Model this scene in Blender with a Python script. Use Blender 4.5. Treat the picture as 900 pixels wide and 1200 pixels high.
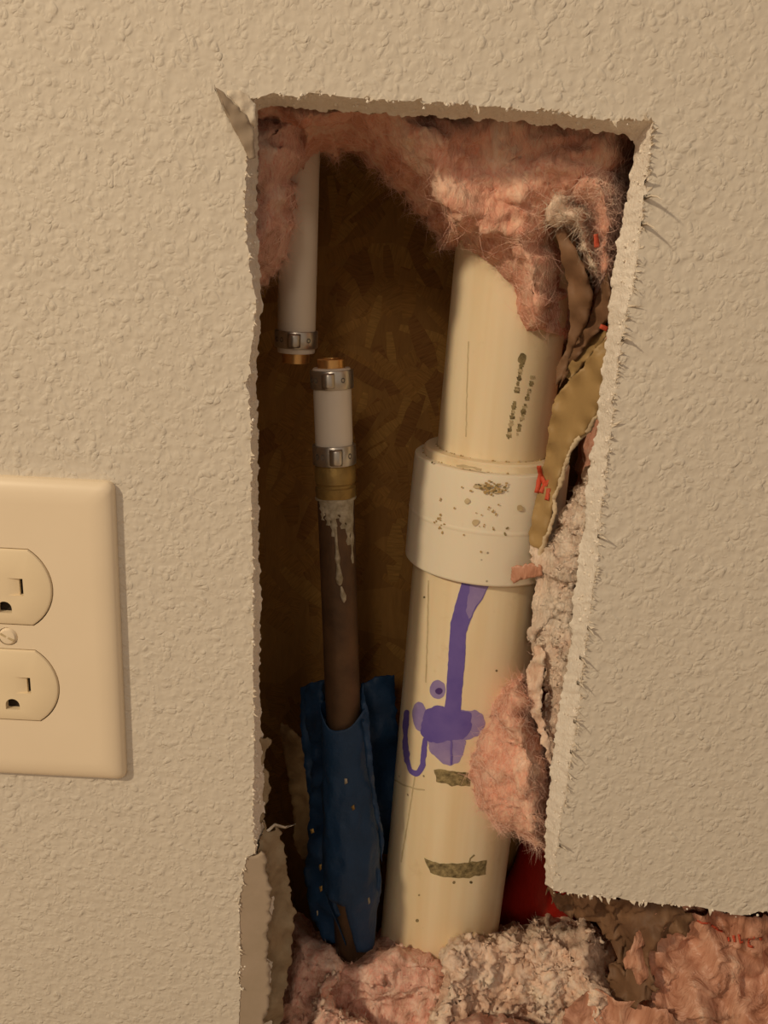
import bpy, bmesh, math, random
import numpy as np
from mathutils import Vector, Matrix, noise
from mathutils.geometry import delaunay_2d_cdt

for o in list(bpy.data.objects): bpy.data.objects.remove(o)
rnd = random.Random(7)
SC = bpy.context.scene
COL = SC.collection

# ------------------------------------------------------------------ camera
F = 1000.0; TH = math.radians(16.7); ROLL = math.radians(3.0); D = 0.285; CZ = 0.48
cam_d = bpy.data.cameras.new('camera'); cam = bpy.data.objects.new('camera', cam_d); COL.objects.link(cam)
cam_d.sensor_fit = 'VERTICAL'; cam_d.sensor_height = 36.0; cam_d.lens = F / 1200 * 36.0
cam_d.clip_start = 0.01; cam_d.clip_end = 20
RM = Matrix.Rotation(math.radians(90) - TH, 4, 'X') @ Matrix.Rotation(ROLL, 4, 'Z')
cam.matrix_world = Matrix.Translation((0, -D, CZ)) @ RM
SC.camera = cam
CAM = np.array([0, -D, CZ]); R3 = np.array(RM.to_3x3())

def ray(px, py):
    return R3 @ np.array([(px - 450) / F, (600 - py) / F, -1.0])
def P(px, py, y=0.0):            # the point of the plane at depth y that the photograph shows at px, py
    d = ray(px, py); t = (y + D) / d[1]
    return CAM + d * t

# ------------------------------------------------------------------ light, exposure
SC.view_settings.view_transform = 'Standard'; SC.view_settings.look = 'None'
SC.view_settings.gamma = 1.0; SC.view_settings.use_curve_mapping = False
SC.view_settings.exposure = 0.0
w = bpy.data.worlds.new('room_light'); SC.world = w; w.use_nodes = True
w.node_tree.nodes['Background'].inputs[0].default_value = (1.0, 0.80, 0.62, 1)
w.node_tree.nodes['Background'].inputs[1].default_value = 0.30
def lamp(name, kind, loc, target, energy, color, size):
    l = bpy.data.lights.new(name, kind); l.energy = energy; l.color = color
    if kind == 'AREA': l.shape = 'DISK'; l.size = size
    else: l.shadow_soft_size = size
    o = bpy.data.objects.new(name, l); COL.objects.link(o); o.location = loc
    o.rotation_euler = (Vector(target) - Vector(loc)).to_track_quat('-Z', 'Y').to_euler()
    return o
TG = (0.0, 0.0, 0.40)
lamp('bulb_light', 'POINT', (TG[0] - 0.98, -0.92, TG[2] + 0.78), TG, 49.0, (1.0, 0.80, 0.54), 0.045)
lamp('front_fill_light', 'POINT', (TG[0] - 0.15, -1.3, TG[2] + 0.7), TG, 8.5, (1.0, 0.80, 0.60), 0.10)  # added frontal fill that softens the key's shade, not a known bulb

# ------------------------------------------------------------------ node helpers
class NT:
    def __init__(s, name, rough=0.7, spec=0.3):
        s.m = bpy.data.materials.new(name); s.m.use_nodes = True; s.n = s.m.node_tree.nodes; s.l = s.m.node_tree.links
        s.b = s.n['Principled BSDF']; s.b.inputs['Roughness'].default_value = rough
        s.b.inputs['Specular IOR Level'].default_value = spec
        s.tc = s.n.new('ShaderNodeTexCoord')
    def mapped(s, scale=(1, 1, 1), rot=(0, 0, 0), loc=(0, 0, 0)):
        mp = s.n.new('ShaderNodeMapping'); mp.inputs['Scale'].default_value = scale
        mp.inputs['Rotation'].default_value = rot; mp.inputs['Location'].default_value = loc
        s.l.new(s.tc.outputs['Object'], mp.inputs[0]); return mp.outputs[0]
    def noise(s, scale, detail=3, rough=0.5, vec=None, dist=0.0):
        t = s.n.new('ShaderNodeTexNoise'); t.inputs['Scale'].default_value = scale
        t.inputs['Detail'].default_value = detail; t.inputs['Roughness'].default_value = rough
        t.inputs['Distortion'].default_value = dist
        s.l.new(vec or s.tc.outputs['Object'], t.inputs['Vector']); return t.outputs[0]
    def voro(s, scale, vec=None, feature='F1', out=0):
        t = s.n.new('ShaderNodeTexVoronoi'); t.inputs['Scale'].default_value = scale; t.feature = feature
        s.l.new(vec or s.tc.outputs['Object'], t.inputs['Vector']); return t.outputs[out]
    def ramp(s, fac, stops, interp='LINEAR'):
        r = s.n.new('ShaderNodeValToRGB'); r.color_ramp.interpolation = interp
        e = r.color_ramp.elements
        while len(e) < len(stops): e.new(0.5)
        for k, (p, c) in enumerate(stops):
            e[k].position = p; e[k].color = (c, c, c, 1) if isinstance(c, (int, float)) else (*c, 1)
        s.l.new(fac, r.inputs[0]); return r.outputs[0]
    def mix(s, fac, a, b, mode='MIX'):
        m = s.n.new('ShaderNodeMix'); m.data_type = 'RGBA'; m.blend_type = mode
        for sock, v in ((m.inputs[0], fac), (m.inputs[6], a), (m.inputs[7], b)):
            if isinstance(v, (int, float)): sock.default_value = v
            elif isinstance(v, tuple): sock.default_value = (*v, 1)
            else: s.l.new(v, sock)
        return m.outputs[2]
    def math(s, op, a, b=0.0):
        m = s.n.new('ShaderNodeMath'); m.operation = op
        for sock, v in ((m.inputs[0], a), (m.inputs[1], b)):
            if isinstance(v, (int, float)): sock.default_value = v
            else: s.l.new(v, sock)
        return m.outputs[0]
    def color(s, c):
        if isinstance(c, tuple): s.b.inputs['Base Color'].default_value = (*c, 1)
        else: s.l.new(c, s.b.inputs['Base Color'])
    def bump(s, h, dist, strength=1.0):
        b = s.n.new('ShaderNodeBump'); b.inputs['Distance'].default_value = dist; b.inputs['Strength'].default_value = strength
        s.l.new(h, b.inputs['Height']); s.l.new(b.outputs[0], s.b.inputs['Normal'])

def mat_wall():
    t = NT('textured_wall_paint', 0.62, 0.25)
    # sprayed orange-peel: soft domes of several sizes on a gently uneven base
    nv = t.n.new('ShaderNodeTexNoise'); nv.inputs['Scale'].default_value = 170; nv.inputs['Detail'].default_value = 1.0
    t.l.new(t.tc.outputs['Object'], nv.inputs['Vector'])
    ds = t.n.new('ShaderNodeVectorMath'); ds.operation = 'SCALE'; ds.inputs['Scale'].default_value = 0.0040; t.l.new(nv.outputs['Color'], ds.inputs[0])
    ad = t.n.new('ShaderNodeVectorMath'); ad.operation = 'ADD'; t.l.new(t.tc.outputs['Object'], ad.inputs[0]); t.l.new(ds.outputs[0], ad.inputs[1]); vec = ad.outputs[0]
    def domes(sc, r, lo, hi):
        d = t.ramp(t.voro(sc, vec=vec), [(0.0, 1.0), (r * 0.5, 0.75), (r, 0.0)], 'EASE')
        return t.math('MULTIPLY', d, t.ramp(t.noise(sc * 0.45, 1.0), [(lo, 0.0), (hi, 1.0)], 'EASE'))
    h = t.math('MULTIPLY', domes(360, 0.60, 0.38, 0.66), 0.75)
    h = t.math('ADD', h, t.math('MULTIPLY', domes(600, 0.6, 0.42, 0.62), 0.40))
    h = t.math('ADD', h, t.math('MULTIPLY', domes(170, 0.22, 0.50, 0.62), 0.55))
    h = t.math('ADD', h, t.math('MULTIPLY', t.noise(260, 1.2, 0.4), 1.6))
    t.bump(h, 0.00040)
    t.color(t.mix(t.noise(35, 3), (0.65, 0.59, 0.505), (0.70, 0.64, 0.55)))
    return t.m
def mat_simple(name, c1, c2, scale, rough=0.7, bump_s=None, bump_d=0.0002, spec=0.3, metal=0.0, detail=4, sss=0.0, sheen=0.0):
    t = NT(name, rough, spec); t.b.inputs['Metallic'].default_value = metal
    f = t.ramp(t.noise(scale, detail, 0.6), [(0.32, 0.0), (0.68, 1.0)])
    t.color(t.mix(f, c1, c2))
    if bump_s: t.bump(t.noise(bump_s, 4, 0.6), bump_d)
    if sss:
        t.b.inputs['Subsurface Weight'].default_value = sss
        t.b.inputs['Subsurface Radius'].default_value = (1, 0.6, 0.4); t.b.inputs['Subsurface Scale'].default_value = 0.003
    return t.m
def mat_wool(name, cols, sc=1.0, bd=0.0009):
    t = NT(name, 0.95, 0.1)
    f1 = t.noise(55 * sc, 3, 0.6, dist=0.8); f2 = t.noise(420 * sc, 4, 0.7, vec=t.mapped((1, 1, 0.35), (0.3, 0.5, 0.2)), dist=1.5)
    base = t.ramp(f1, [(0.30, cols[0]), (0.5, cols[1]), (0.70, cols[2])])
    det = t.ramp(f2, [(0.30, cols[3]), (0.50, (0.5, 0.5, 0.5)), (0.72, cols[4])])
    t.color(t.mix(0.55, base, det, 'OVERLAY'))
    t.bump(f2, bd)
    return t.m
def mat_osb():
    t = NT('strand_board', 0.75, 0.15)
    g = t.noise(30, 5, 0.7, vec=t.mapped((12, 1, 2.2)))
    v = t.voro(26, vec=t.mapped((1, 1, 1.6), (0, 0.5, 0)), out=1)
    s = t.n.new('ShaderNodeSeparateColor'); t.l.new(v, s.inputs[0])
    c = t.mix(s.outputs[0], (0.42, 0.22, 0.065), (0.56, 0.31, 0.09))
    t.color(t.mix(t.math('MULTIPLY', g, 0.6), c, (0.12, 0.055, 0.018)))
    t.bump(g, 0.0004)
    return t.m
def mat_strand(k, c):
    t = NT('strand_%d' % k, 0.7, 0.15)
    g = t.noise(60, 4, 0.7, vec=t.mapped((14, 1, 1.3)))
    t.color(t.mix(t.ramp(g, [(0.35, 0.0), (0.7, 1.0)]), c, tuple(x * 0.55 for x in c)))
    t.bump(g, 0.0003); return t.m
def mat_pvc(name, c1, c2, stain):
    t = NT(name, 0.34, 0.45)
    st = t.ramp(t.noise(26, 3, 0.6, vec=t.mapped((2.2, 2.2, 0.14))), [(0.35, 0.0), (0.75, 1.0)])
    c = t.mix(st, c1, c2)
    sp = t.ramp(t.voro(95), [(0.045, 1.0), (0.075, 0.0)])
    sel = t.ramp(t.noise(38, 1), [(0.56, 0.0), (0.60, 1.0)])
    c = t.mix(t.math('MULTIPLY', t.math('MULTIPLY', sp, sel), 0.75), c, (0.10, 0.06, 0.03))
    g = t.ramp(t.noise(60, 5, 0.75), [(0.60, 0.0), (0.78, 1.0)])
    c = t.mix(t.math('MULTIPLY', g, stain), c, (0.45, 0.30, 0.12))
    t.color(c); t.bump(t.noise(160, 2), 0.00012)
    t.b.inputs['Subsurface Weight'].default_value = 0.12; t.b.inputs['Subsurface Scale'].default_value = 0.002
    return t.m

M = {}
M['wall'] = mat_wall()
M['gypsum'] = mat_simple('cut_gypsum', (0.93, 0.87, 0.78), (0.86, 0.78, 0.68), 500, 0.9, 900, 0.0006)
M['gypsum_pink'] = mat_simple('crumbled_gypsum', (0.80, 0.64, 0.53), (0.66, 0.45, 0.36), 160, 0.95, 700, 0.0010)
M['paper_grey'] = mat_simple('face_paper', (0.36, 0.285, 0.21), (0.40, 0.315, 0.24), 90, 0.8, 350, 0.00008)
M['paper_tan'] = mat_simple('torn_back_paper', (0.37, 0.29, 0.19), (0.25, 0.18, 0.11), 120, 0.85, 400, 0.0004)
M['paper_light'] = mat_simple('torn_paper_edge', (0.78, 0.70, 0.58), (0.68, 0.58, 0.46), 200, 0.8, 600, 0.0002)
M['pink'] = mat_wool('pink_glass_wool', [(0.66, 0.30, 0.21), (0.83, 0.46, 0.34), (0.90, 0.64, 0.50), (0.30, 0.25, 0.22), (0.78, 0.76, 0.72)])
M['pink_dusty'] = mat_wool('dusty_glass_wool', [(0.55, 0.32, 0.24), (0.80, 0.48, 0.39), (0.84, 0.62, 0.52), (0.20, 0.15, 0.11), (0.80, 0.78, 0.72)], 1.2)
M['crumb'] = mat_wool('pale_crumbled_wool', [(0.60, 0.40, 0.29), (0.84, 0.63, 0.50), (0.86, 0.73, 0.59), (0.38, 0.33, 0.30), (0.70, 0.68, 0.66)], 1.4, 0.0006)
M['crumb_pale'] = mat_wool('chalky_insulation', [(0.82, 0.60, 0.48), (0.86, 0.70, 0.57), (0.88, 0.76, 0.64), (0.42, 0.36, 0.34), (0.72, 0.70, 0.68)], 1.6, 0.0012)
M['fiber'] = mat_simple('glass_fibre', (0.90, 0.64, 0.53), (0.86, 0.53, 0.43), 60, 0.9, spec=0.1)
M['fiber_pale'] = mat_simple('pale_glass_fibre', (0.88, 0.72, 0.60), (0.78, 0.52, 0.42), 60, 0.9, spec=0.1)
M['fiber_grey'] = mat_simple('dusty_fibre', (0.50, 0.42, 0.33), (0.75, 0.66, 0.55), 80, 0.9, spec=0.1)
M['osb'] = mat_osb()
M['pvc'] = mat_pvc('aged_plastic_pipe', (0.87, 0.75, 0.54), (0.75, 0.58, 0.35), 0.25)
M['pvc_white'] = mat_pvc('white_plastic_fitting', (0.82, 0.74, 0.60), (0.80, 0.70, 0.53), 0.35)
M['pex'] = mat_simple('white_tubing', (0.74, 0.67, 0.58), (0.70, 0.63, 0.54), 40, 0.42, spec=0.4)
M['steel'] = mat_simple('steel_band', (0.50, 0.47, 0.42), (0.62, 0.58, 0.52), 200, 0.32, 500, 0.00005, metal=0.9)
M['steel_dark'] = mat_simple('steel_hole', (0.10, 0.09, 0.08), (0.15, 0.13, 0.11), 200, 0.5)
M['brass'] = mat_simple('brass', (0.85, 0.50, 0.20), (0.72, 0.40, 0.13), 150, 0.33, 500, 0.00005, metal=0.85)
M['brass_dull'] = mat_simple('tarnished_brass', (0.42, 0.28, 0.09), (0.26, 0.17, 0.06), 130, 0.5, 400, 0.0002, metal=0.6)
M['copper'] = mat_simple('oxidised_copper', (0.15, 0.085, 0.045), (0.085, 0.05, 0.03), 70, 0.5, 260, 0.0002, metal=0.35)
M['flux'] = mat_simple('dried_flux', (0.22, 0.18, 0.11), (0.48, 0.42, 0.32), 260, 0.45, 500, 0.0004)
M['blue'] = mat_simple('blue_film', (0.014, 0.050, 0.125), (0.009, 0.034, 0.085), 60, 0.5, 180, 0.0006, spec=0.35)
M['red'] = mat_simple('red_plastic', (0.44, 0.022, 0.012), (0.32, 0.016, 0.010), 50, 0.35, 220, 0.0002, spec=0.5)
M['kraft'] = mat_simple('brown_kraft_paper', (0.42, 0.28, 0.12), (0.34, 0.22, 0.09), 45, 0.55, 300, 0.00012, spec=0.4)
M['kraft_shaded'] = mat_simple('shaded_kraft_paper', (0.25, 0.14, 0.075), (0.15, 0.08, 0.045), 50, 0.6, 300, 0.00012)  # kraft brown deepened to carry the shade on the folded paper
M['kraft_pink'] = mat_simple('pink_film_fold_shade', (0.66, 0.37, 0.27), (0.46, 0.25, 0.17), 60, 0.55, 240, 0.0007, spec=0.4)
def mat_film():
    t = NT('pink_film_fold_shade', 0.42, 0.45)
    v = t.mapped((1.0, 1.0, 0.28), (0, 0.75, 0)); f = t.noise(95, 4, 0.65, vec=v, dist=1.2)
    t.color(t.ramp(f, [(0.30, (0.22, 0.09, 0.05)), (0.46, (0.50, 0.24, 0.155)), (0.60, (0.64, 0.35, 0.24)), (0.75, (0.74, 0.52, 0.40))]))  # streaked colour paints the darkness of folds into the film
    t.bump(f, 0.0022); return t.m
M['kraft_pink'] = mat_film()
M['kraft_edge'] = mat_simple('torn_kraft_edge', (0.70, 0.58, 0.40), (0.58, 0.45, 0.30), 200, 0.8, 500, 0.0002)
M['red_print'] = mat_simple('red_print', (0.62, 0.075, 0.035), (0.50, 0.10, 0.05), 200, 0.6)
M['ink'] = mat_simple('worn_black_ink', (0.10, 0.075, 0.035), (0.38, 0.30, 0.15), 420, 0.6)
M['ink_faint'] = mat_simple('faded_ink', (0.62, 0.50, 0.31), (0.50, 0.39, 0.23), 300, 0.6)
M['brownspot'] = mat_simple('brown_glue_spot', (0.52, 0.36, 0.15), (0.34, 0.22, 0.09), 500, 0.6, 600, 0.0003)
M['purple'] = mat_simple('purple_primer', (0.125, 0.09, 0.36), (0.165, 0.12, 0.40), 90, 0.4)
M['purple_light'] = mat_simple('thin_purple_primer', (0.25, 0.19, 0.44), (0.33, 0.26, 0.48), 110, 0.4)
M['purple_dark'] = mat_simple('dark_purple_primer', (0.07, 0.035, 0.17), (0.09, 0.05, 0.2), 110, 0.4)
M['plate'] = mat_simple('ivory_plate', (0.87, 0.74, 0.56), (0.85, 0.72, 0.54), 30, 0.38, spec=0.45)
M['device'] = mat_simple('almond_receptacle', (0.86, 0.72, 0.50), (0.84, 0.70, 0.49), 30, 0.4, spec=0.4)
M['dark'] = mat_simple('dark_void', (0.02, 0.015, 0.01), (0.03, 0.02, 0.015), 50, 0.9)  # near-black standing in for the unlit inside of the outlet
M['wood'] = mat_simple('stud_wood', (0.38, 0.24, 0.11), (0.28, 0.17, 0.08), 40, 0.8)
M['splinter'] = mat_simple('brown_scrap', (0.40, 0.28, 0.14), (0.24, 0.15, 0.07), 90, 0.8, 350, 0.0005)
M['floor'] = mat_simple('carpet_floor', (0.42, 0.33, 0.24), (0.36, 0.28, 0.2), 90, 0.9, 300, 0.001)

# ------------------------------------------------------------------ object helpers
def mesh_obj(name, verts, faces, mats, parent=None, smooth=True, mi=None):
    me = bpy.data.meshes.new(name)
    me.from_pydata([tuple(map(float, v)) for v in verts], [], [tuple(int(i) for i in f) for f in faces])
    for m in (mats if isinstance(mats, (list, tuple)) else [mats]): me.materials.append(m)
    if smooth: me.polygons.foreach_set('use_smooth', [True] * len(me.polygons))
    if mi is not None: me.polygons.foreach_set('material_index', mi)
    me.update()
    o = bpy.data.objects.new(name, me); COL.objects.link(o)
    if parent is not None:
        o.parent = parent; o.matrix_parent_inverse = parent.matrix_basis.inverted() if parent.type == 'EMPTY' else Matrix()
    return o
def empty(name, loc, label, cat, group=None):
    o = bpy.data.objects.new(name, None); COL.objects.link(o); o.location = loc; o.empty_display_size = 0.01
    o['label'] = label; o['category'] = cat
    if group: o['group'] = group
    return o
def tag(o, label, cat, group=None):
    o['label'] = label; o['category'] = cat
    if group: o['group'] = group
    return o
def box(name, lo, hi, m, parent=None, kind=None):
    x0, y0, z0 = lo; x1, y1, z1 = hi
    v = [(x0,y0,z0),(x1,y0,z0),(x1,y1,z0),(x0,y1,z0),(x0,y0,z1),(x1,y0,z1),(x1,y1,z1),(x0,y1,z1)]
    f = [(0,3,2,1),(4,5,6,7),(0,1,5,4),(1,2,6,5),(2,3,7,6),(3,0,4,7)]
    o = mesh_obj(name, v, f, m, parent, smooth=False)
    if kind: o['kind'] = kind
    return o
def resample(pts, step, closed=True):
    pts = [np.array(p, float) for p in pts]; out = []
    n = len(pts)
    for i in range(n if closed else n - 1):
        a, b = pts[i], pts[(i + 1) % n]
        L = np.linalg.norm((b - a)[:2]); k = max(1, int(round(L / step)))
        for j in range(k): out.append(a + (b - a) * j / k)
    if not closed: out.append(pts[-1])
    return np.array(out)
def inside(pts, poly):
    x, y = pts[:, 0], pts[:, 1]; r = np.zeros(len(pts), bool)
    x0, y0 = poly[:, 0], poly[:, 1]; x1, y1 = np.roll(x0, -1), np.roll(y0, -1)
    for a, b, c, d in zip(x0, y0, x1, y1):
        if b == d: continue
        r ^= ((b > y) != (d > y)) & (x < (c - a) * (y - b) / (d - b) + a)
    return r
def dist_poly(pts, poly):
    a = poly; b = np.roll(poly, -1, 0); best = np.full(len(pts), 1e9)
    for p, q in zip(a, b):
        d = q - p; L = d @ d + 1e-12
        t = np.clip(((pts - p) @ d) / L, 0, 1)
        best = np.minimum(best, np.hypot(*(pts - p - t[:, None] * d).T))
    return best
def fill(poly, step, holes=(), grid=True):
    """triangulated 2D region (grid of inner points); poly Nx2 already resampled"""
    loops = [np.asarray(poly)[:, :2]] + [np.asarray(h)[:, :2] for h in holes]
    verts, edges = [], []
    for lp in loops:
        s = len(verts); verts += [Vector(p) for p in lp]; n = len(lp)
        edges += [(s + i, s + (i + 1) % n) for i in range(n)]
    nb = len(verts)
    if grid:
        lo, hi = loops[0].min(0), loops[0].max(0)
        gx, gy = np.arange(lo[0], hi[0], step), np.arange(lo[1], hi[1], step)
        g = np.array(np.meshgrid(gx, gy)).reshape(2, -1).T
        rs = np.random.RandomState(3); g = g + rs.uniform(-.28, .28, g.shape) * step
        ok = inside(g, loops[0])
        for h in loops[1:]: ok &= ~inside(g, h)
        g = g[ok]
        if len(g):
            dd = dist_poly(g, loops[0]); g = g[dd > step * 0.5]
        verts += [Vector(p) for p in g]
    v, e, f, ov, oe, of = delaunay_2d_cdt(verts, edges, [], 0, 1e-9)
    v = np.array([tuple(p) for p in v]); f = np.array([t for t in f if len(t) == 3])
    c = v[f].mean(1); ok = inside(c, loops[0])
    for h in loops[1:]: ok &= ~inside(c, h)
    f = f[ok]
    a = v[f]; cr = (a[:,1,0]-a[:,0,0])*(a[:,2,1]-a[:,0,1])-(a[:,1,1]-a[:,0,1])*(a[:,2,0]-a[:,0,0])
    f[cr < 0] = f[cr < 0][:, ::-1]
    idx = [list(map(int, [k for k in range(len(v)) if False]))]
    return v, f, len(loops[0])
def nz(p, s, o=0.0): return noise.noise(Vector((p[0] * s + o, p[1] * s - o, p[2] * s + 2 * o)))
def fbm(p, s, oct=4, o=0.0): return noise.fractal(Vector((p[0]*s+o, p[1]*s-o, p[2]*s+2*o)), 0.9, 2.1, oct)
def boundary_edges(f):
    from collections import Counter
    c = Counter()
    for t in f:
        for i in range(3): c[(min(t[i], t[(i+1)%3]), max(t[i], t[(i+1)%3]))] += 1
    return [(t[i], t[(i+1)%3]) for t in f for i in range(3) if c[(min(t[i], t[(i+1)%3]), max(t[i], t[(i+1)%3]))] == 1]

def idw(pt, pts, vals, p=2.5):
    d = np.hypot(*(pts - pt).T) + 1e-6; w_ = d ** -p; return float((w_ @ vals) / w_.sum())

def fibers(name, V, Fc, n, lmin, lmax, width, m, parent, seed=1, out=0.22, droop=0.0, curl=0.38):
    rs = np.random.RandomState(seed)
    V = np.asarray(V); Fc = np.asarray(Fc); tri = V[Fc]
    nr = np.cross(tri[:,1]-tri[:,0], tri[:,2]-tri[:,0]); ar = np.linalg.norm(nr, axis=1)
    pr = ar / ar.sum(); k = rs.choice(len(Fc), n, p=pr)
    b = rs.dirichlet((1, 1, 1), n); pos = (tri[k] * b[:, :, None]).sum(1)
    nn = nr[k] / (ar[k][:, None] + 1e-12)
    t = rs.normal(size=(n, 3)); t -= (t * nn).sum(1)[:, None] * nn; t /= np.linalg.norm(t, axis=1)[:, None] + 1e-9
    L = rs.uniform(lmin, lmax, n) ** 1.0; seg = 4
    d = t + nn * rs.uniform(-0.05, out, n)[:, None]; d /= np.linalg.norm(d, axis=1)[:, None]
    c = np.cross(d, rs.normal(size=(n, 3))); 
    vs, fs = [], []
    p = pos.copy(); W = width * rs.uniform(0.6, 1.4, n)
    for s_ in range(seg + 1):
        side = np.cross(d, rs.normal(size=(n, 3)) * 0.15 + np.array([0, -1, 0.2])); side /= np.linalg.norm(side, axis=1)[:, None] + 1e-9
        wd = W * (1 - 0.8 * s_ / seg)
        vs.append(p - side * wd[:, None] / 2); vs.append(p + side * wd[:, None] / 2)
        p = p + d * (L / seg)[:, None]
        d = d + c * curl * 0.5 + rs.normal(size=(n, 3)) * curl * 0.4 - np.array([0, 0, droop]); d /= np.linalg.norm(d, axis=1)[:, None]
    A = np.stack(vs, 1).reshape(-1, 3); base = np.arange(n) * (2 * (seg + 1)); 
    for s_ in range(seg):
        q = base + 2 * s_; fs.append(np.stack([q, q + 1, q + 3, q + 2], 1))
    o = mesh_obj(name, A, np.concatenate(fs), m, parent, smooth=False); o['kind'] = 'stuff'
    return o

def nubs(V, Fc, n, r0, r1, m, parent, seed):
    """crumbs of matted wool pressed into the surface"""
    rs = np.random.RandomState(seed); bm = bmesh.new(); bmesh.ops.create_icosphere(bm, subdivisions=2, radius=1.0)
    bm.verts.ensure_lookup_table(); base = np.array([tuple(v.co) for v in bm.verts]); bf = np.array([[v.index for v in f_.verts] for f_ in bm.faces]); bm.free()
    tri = V[Fc]; nr = np.cross(tri[:,1]-tri[:,0], tri[:,2]-tri[:,0]); ar = np.linalg.norm(nr, axis=1)
    k = rs.choice(len(Fc), n, p=ar/ar.sum()); c = tri[k].mean(1); out, fs = [], []
    for i in range(n):
        r = rs.uniform(r0, r1) * rs.choice([.6, 1, 1.3]); s_ = rs.uniform(0.5, 1.5, 3); A = np.linalg.qr(rs.normal(size=(3, 3)))[0]
        o_ = rs.uniform(0, 50); nn_ = np.array([0.75 + 0.9 * noise.noise(Vector(b) * 1.7 + Vector((o_, 0, 0))) for b in base])
        out.append((base * s_ * nn_[:, None]) @ A * r + c[i]); fs.append(bf + i * len(base))
    o = mesh_obj('wool_crumb', np.concatenate(out), np.concatenate(fs), m, parent); o['kind'] = 'stuff'

def batt(name, poly, yf, yb, R, m, amp=0.004, sc=60, step=0.0012, parent=None, seed=0.0, jag=0.0012, swirl=0.004, ridge=0.0, label=None, cat=None, fib=None, hf=0.0007, nub=None):
    """clump of loose insulation: outline in photo pixels put on its plane, pillowed, folded and roughened"""
    fy = yf if callable(yf) else (lambda px, py: yf)
    pp = [P(a, b, fy(a, b)) for a, b in poly]
    xz = np.array([(p[0], p[2]) for p in pp]); yv = np.array([p[1] for p in pp])
    bd = resample(xz, step * 1.1)
    jit = np.array([[nz((b[0], 0, b[1]), 220, seed), nz((b[0], 1, b[1]), 220, seed + 9)] for b in bd]) * jag * 2 + \
          np.array([[nz((b[0], 0, b[1]), 700, seed), nz((b[0], 1, b[1]), 700, seed + 9)] for b in bd]) * jag
    bd = bd + jit
    v, f, nb = fill(bd, step)
    d = dist_poly(v, bd); out = []
    for (x, z), dd in zip(v, d):
        y0 = idw(np.array([x, z]), xz, yv)
        q = min(dd / R, 1.0); r = math.sqrt(max(0.0, 1 - (1 - q) ** 2))
        y = yb - (yb - y0) * r
        k = (y + D) / (y0 + D)          # the clump widens with depth like the hole that frames it
        out.append((CAM[0] + (x - CAM[0]) * k, y, CAM[2] + (z - CAM[2]) * k))
    V = np.array(out); rr = np.clip(d / R, 0, 1) * 0.75 + 0.25
    for pas in range(2):
        tri = V[f]; fn = np.cross(tri[:,1]-tri[:,0], tri[:,2]-tri[:,0]); N = np.zeros_like(V)
        for j in range(3): np.add.at(N, f[:, j], fn)
        N /= np.linalg.norm(N, axis=1)[:, None] + 1e-12
        h = np.empty(len(V)); sw_ = np.zeros_like(V)
        for i, p in enumerate(V):
            if pas == 0:
                h[i] = amp * fbm(p, sc, 4, seed)
                sw_[i] = (fbm(p, sc * 0.8, 3, seed + 20) * swirl, 0, fbm(p, sc * 0.8, 3, seed + 40) * swirl)
            else:
                h[i] = hf * (nz(p, 620, seed + 1) + 0.6 * nz(p, 1300, seed + 2)) + (ridge * (0.6 - abs(nz(p, sc * 3.0, seed + 4)) * 2.6) if ridge else 0)
        V = V + N * (h * rr)[:, None] + sw_ * rr[:, None]
    be = boundary_edges(f)
    n = len(V); loop = sorted({i for e in be for i in e}); mp = {i: n + k for k, i in enumerate(loop)}
    back = [(V[i][0], V[i][1] + 0.004, V[i][2]) for i in loop]
    faces = [tuple(t) for t in f] + [(b, a, mp[a], mp[b]) for a, b in be]
    o = mesh_obj(name, list(V) + back, faces, m, parent)
    if label: tag(o, label, cat)
    if nub: nubs(V, f, *nub, o, int(seed * 7) + 1)
    if fib:
        for k, (nf, l0, l1, wd, fm) in enumerate(fib):
            fibers('loose_fibres', V, f, nf, l0, l1, wd, fm, o, seed=int(seed * 10) + k + 1)
    return o, V, f

def sheet(name, poly, m, thick=0.0004, step=5.0, crumple=0.0012, csc=60, parent=None, seed=0.0, jag=2.0, extra=None, ridge=0.0):
    """thin sheet: outline of (px, py, depth)"""
    poly = np.array(poly, float); bd = resample(poly, step * 0.6)[:, :2]
    if jag:
        bd = bd + np.array([[noise.noise(Vector((a*.11+seed, b*.11, seed))), noise.noise(Vector((a*.11, b*.11+7, seed)))] for a, b in bd]) * jag * 1.6 \
                + np.array([[noise.noise(Vector((a*.4+seed, b*.4, seed))), noise.noise(Vector((a*.4, b*.4+7, seed)))] for a, b in bd]) * jag * 0.8
    v, f, nb = fill(bd, step)
    pts = poly[:, :2]; ys = poly[:, 2]
    V = []
    for a, b in v:
        y = idw(np.array([a, b]), pts, ys)
        if extra: y += extra(a, b)
        q = P(a, b, y)
        dy = crumple * fbm(q, csc, 3, seed)
        if ridge: dy += ridge * (abs(nz(q, csc * 1.3, seed + 3)) * 2 - 0.5)
        V.append((q[0], q[1] + dy, q[2]))
    V = np.array(V); n = len(V); f2 = f + n
    be = boundary_edges(f)
    # pixel y runs down, so the fill's winding already faces the camera when flipped
    faces = [tuple(t[::-1]) for t in f] + [tuple(t) for t in f2] + [(a, b, b + n, a + n) for a, b in be]
    Vb = V + np.array([0, thick, 0])
    return mesh_obj(name, np.vstack([V, Vb]), faces, m, parent)

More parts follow.
